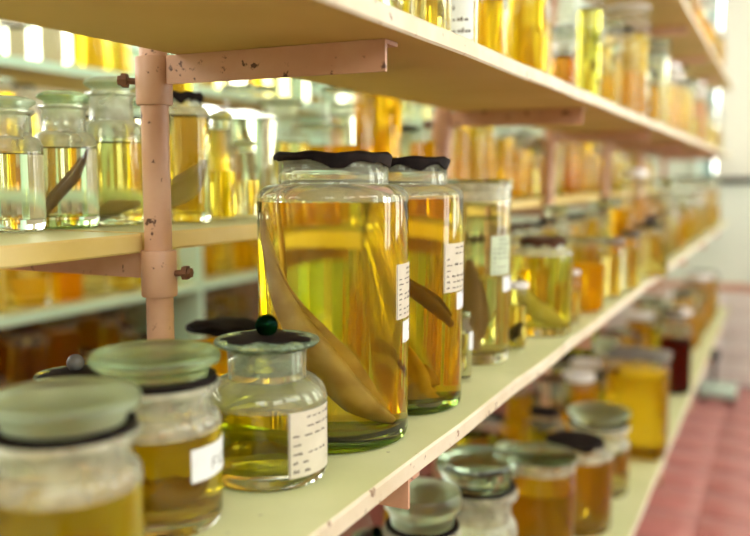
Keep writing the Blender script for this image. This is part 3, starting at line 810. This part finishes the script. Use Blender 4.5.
# ---- rear half shelf, near bay
BL = []
def back(u, vb, w, vt, *a, **k):
    x, y, r = spot(u, vb, w, ZB)
    if x + r > -.632:                      # stay on the plank
        x = -.632 - r
    h = H_of(x, y, ZB, vt); jar(a[0], x, y, ZB, r, h, *a[1:], **k); return x, y, r, h
back(14, 233, 62, 96, 'apothecary', 'pale', .95, 'apoth', 'clear bottle with pale glass stopper at the end of the rear plank', thick=True, n=56, seed=2)
x, y, r, h = back(68, 229, 61, 91, 'apothecary', 'pale', .97, 'apoth', 'clear bottle with green glass stopper and thin brown slanting specimen', thick=True, n=56, lidmat='glass_frosted_green', base_green=True)
fish('thin brown specimen slanting in the green-stoppered clear bottle', x, y, ZB, [(-.022, 0, .012), (-.01, 0, .035), (.008, 0, .062), (.02, 0, .095)], [.004, .006, .006, .002], 'fish_brown')
x, y, r, h = back(115, 226, 62, 77, 'apothecary', 'straw', .92, 'apoth', 'tall clear bottle of yellowish liquid with frosted neck left of the pink post', thick=True, n=56)
fish('pale specimen lying in the frosted-neck bottle', x, y, ZB, [(-.02, 0, .012), (.0, -.005, .02), (.025, 0, .028)], [.005, .009, .004], 'fish_pale')
x, y, r, h = back(186, 224, 50, 96, 'wideneck', 'straw', .98, 'wax', 'tall pale jar with black lid and big pale fish behind the pink post', n=48, thick=True)
fish('big pale fish slanting in the black-lidded jar behind the post', x, y, ZB, [(-.02, 0, .03), (.0, 0, .045), (.012, 0, .06), (.02, 0, .085)], [.012, .016, .012, .004], 'fish_pale')
back(223, 222, 28, 112, 'apothecary', 'olive', .75, 'apoth', 'slim bottle of green-yellow liquid with stopper beside the big pale fish jar', n=40)
back(246, 220, 27, 140, 'apothecary', 'pale', .8, 'apoth', 'shorter slim bottle of pale liquid with stopper left of golden jar', n=40)

# ---- lower shelf
def low(u, d, w, vt, *a, **k):
    x, y, r = spot_d(u, d, w, ZL); h = H_of(x, y, ZL, vt); jar(a[0], x, y, ZL, r, h, *a[1:], **k); return x, y, r
low(421, 1.23, 76, 496, 'stopper', 'straw', .95, 'cone', 'clear jar with rust-stained glass stopper under the middle shelf bracket', n=48, thick=True)
low(475, 1.44, 80, 462, 'stopper', 'pale', .9, 'cone', 'clear jar with domed greenish stopper and black seal on the lower shelf', n=48, thick=True, lidmat='glass_stopper')
low(538, 1.69, 68, 456, 'cylinder', 'amber', .8, 'disc', 'straight clear jar with flat glass lid and amber liquid on the lower shelf', n=48, thick=True)
low(573, 1.92, 74, 440, 'wideneck', 'orange', .95, 'wax', 'amber jar with wide black seal on the lower shelf', n=48, seed=2, thick=True)
low(597, 2.14, 60, 412, 'stopper', 'straw', .9, 'cone', 'clear jar with low glass stopper behind the black-sealed amber jar', n=48, thick=True)
low(636, 2.44, 56, 355, 'cylinder', 'gold', .92, 'disc', 'big square-sided jar of yellow liquid on the lower shelf', n=40, sq=6, lidmat='ceramic_grey')
low(674, 3.15, 30, 330, 'cylinder', 'red', .95, 'disc', 'dark red jar standing on the lower shelf', n=32)

# ---- top shelf (seen from below over the edge)
def top(u, w, vt, *a, **k):
    xx = k.pop('x', None); x = -.40 if xx is None else xx
    x, y, r = spot_x(u, x, w, ZT); h = H_of(x, y, ZT, vt) if vt is not None else k.pop('h'); jar(a[0], x, y, ZT, r, h, *a[1:], **k)
top(428, 40, None, 'wideneck', 'straw', .9, 'wax', 'pale yellow jar on the top shelf above the clear cylinder', n=40, h=.22, x=-.385)
top(463, 30, None, 'cylinder', 'pale', .8, 'disc', 'clear jar with large bluish paper label on the top shelf', n=32, h=.2, x=-.375, papers=[(-50, 40, -60, 40, 'tag_paper', 8)])
top(489, 32, None, 'wideneck', 'gold', .55, 'wax', 'half-full golden jar on the top shelf beside the bluish label', n=32, h=.2, x=-.38)
top(526, 46, None, 'wideneck', 'gold', .9, 'wax', 'wide jar of bright yellow liquid on the top shelf', n=40, h=.21, x=-.385)
top(563, 24, None, 'apothecary', 'brown', .5, 'apoth', 'slim bottle with brown liquid on the top shelf beside the yellow jar', n=32, h=.22, x=-.37)
top(588, 24, None, 'cylinder', 'olive', .85, 'disc', 'slim tall cylinder of olive liquid on the top shelf', n=32, h=.25, x=-.37)
top(624, 42, 10, 'cylinder', 'gold', .86, 'disc', 'tall amber cylinder with broad white lid on the top shelf', n=40, lidmat='plastic_white', x=-.38)

# ---- rows further along, and the second rows
KINDS = [
    ('wideneck', 'gold', 'wax', None, 'golden jar with black lid'), ('cylinder', 'amber', 'disc', None, 'amber jar with flat glass lid'),
    ('apothecary', 'straw', 'apoth', None, 'pale stoppered bottle'), ('cylinder', 'orange', 'cap', 'plastic_white', 'orange jar with white cap'),
    ('wideneck', 'straw', 'wax', 'brown_wax', 'pale jar with brown lid'), ('squat', 'brown', 'knob', None, 'squat brown jar with ball knob'),
    ('cylinder', 'pale', 'disc', None, 'clear jar with flat glass lid'), ('wideneck', 'olive', 'wax', None, 'olive jar with black lid'),
]
UPR = [.38 + k * 1.068 for k in range(6)]
def clash(x, y, r, z):
    for (a, b, c, zz_, h, l) in JARS:
        if abs(zz_ - z) < .01 and math.hypot(a - x, b - y) < r + c + .006: return True
    for k in range(-1, 6):
        if math.hypot(POST_X - x, POST_Y0 + POST_DY * k - y) < r + .042 and x > -1.2: return True
    return x < -1.2 and any(abs(u - y) < r + .025 for u in UPR)
ORD = ['first', 'second', 'third', 'fourth', 'fifth', 'sixth']
def fill(x, y0, y1, z, hmin, hmax, where, group, rmin=.03, rmax=.055, gap=.012, xj=.012, kinds=range(8), n=24, posts=True):
    y = y0; before = None; row = []
    while y < y1:
        ri, hi = random.randrange(3), random.randrange(3)
        r = (rmin, (rmin + rmax) / 2, rmax)[ri]; H = (hmin, (hmin + hmax) / 2, hmax)[hi]
        k, lq, ld, lm, txt = KINDS[random.choice(list(kinds))]
        if k == 'squat': H = min(H, r * 2.4); hi = 0
        yy = y + r; xx = x + random.uniform(-xj, xj)
        if not clash(xx, yy, r, z) and yy + r < y1:
            lv = random.choice((.6, .85, 1.0))
            size = ('short', 'mid-height', 'tall')[hi] + (' slim', '', ' broad')[ri]
            bay = min(5, max(0, int((yy - POST_Y0) / POST_DY)))
            lab = size + ' ' + ('part-full ' if lv < .7 else '') + txt + ', ' + where + (', %s bay' % ORD[bay] if posts else ', %s section' % ORD[min(4, max(0, int((yy - .38) / 1.068)))])
            o_ = jar(k, xx, yy, z, r, H, lq, lv, ld, lab, group, n=n, lidmat=lm, seed=random.randint(1, 4))
            row.append((o_, before)); before = txt.split(' with')[0].split(' ', 1)[0] + ' one'
            y = yy + r + gap + random.uniform(0, .012)
        else: y += .02
    labs = [o_['label'] for o_, _ in row]
    for o_, nb in row:                     # look-alikes in one row are told apart by their neighbour
        if labs.count(o_['label']) > 1 and nb:
            t = o_['label'] + ', by ' + nb
            if len(t.split()) <= 16: o_['label'] = t
fill(-.385, 2.35, 5.62, ZM, .14, .27, 'middle shelf front row', 'jars far along the middle shelf', kinds=(0, 1, 2, 3, 4, 6))
fill(-.510, 1.35, 4.6, ZM, .13, .20, 'middle shelf back row', 'back row jars on the middle shelf')
fill(-.385, 2.05, 5.62, ZT, .16, .26, 'top shelf front row', 'jars far along the top shelf', kinds=(0, 0, 1, 2, 3, 6))
fill(-.505, 1.0, 4.2, ZT, .18, .28, 'top shelf back row', 'back row jars on the top shelf', kinds=(0, 1, 2, 6, 7))
fill(-.385, 3.3, 5.62, ZL, .18, .28, 'lower shelf front row', 'jars far along the lower shelf', .04, .06)
fill(-.520, .9, 4.6, ZL, .18, .28, 'lower shelf back row', 'back row jars on the lower shelf', .04, .06)
fill(-.695, 1.30, 4.9, ZB, .16, .26, 'rear plank front row', 'jars far along the rear plank', .035, .055, kinds=(0, 0, 1, 1, 2, 3, 4))
fill(-.850, .35, 4.6, ZB, .16, .26, 'rear plank back row', 'back row jars on the rear plank', .035, .055, kinds=(0, 1, 2, 6, 0, 7))
fill(-.385, 3.2, 5.62, ZU, .16, .22, 'uppermost shelf front row', 'jars on the uppermost shelf', kinds=(0, 1, 2, 3))
fill(-.660, 1.0, 3.6, ZL, .20, .30, 'lower shelf rearmost row', 'rearmost jars on the lower shelf', .04, .055, kinds=(0, 1, 5, 7))
for i, ya, yb in ((1, 1.3, 2.9), (2, 1.3, 3.4), (3, 1.3, 5.0), (4, 1.3, 5.0)):
    hi = ZR[i + 1] - ZR[i] - .05
    wh = 'rear rack %s board' % ORD[i]
    fill(XR - .09, ya, yb, ZR[i], hi * .55, hi * .95, wh + ' front', 'jars ' + wh, .04, .065, .012, n=20, posts=False, kinds=(0, 1, 2, 3, 4, 4, 5, 6, 6))
    if i in (1, 2): fill(XR - .25, ya + .1, yb + .3, ZR[i], hi * .75, hi * .95, wh + ' back', 'back row jars ' + wh, .05, .07, .012, n=20, posts=False, kinds=(0, 1, 3, 4))
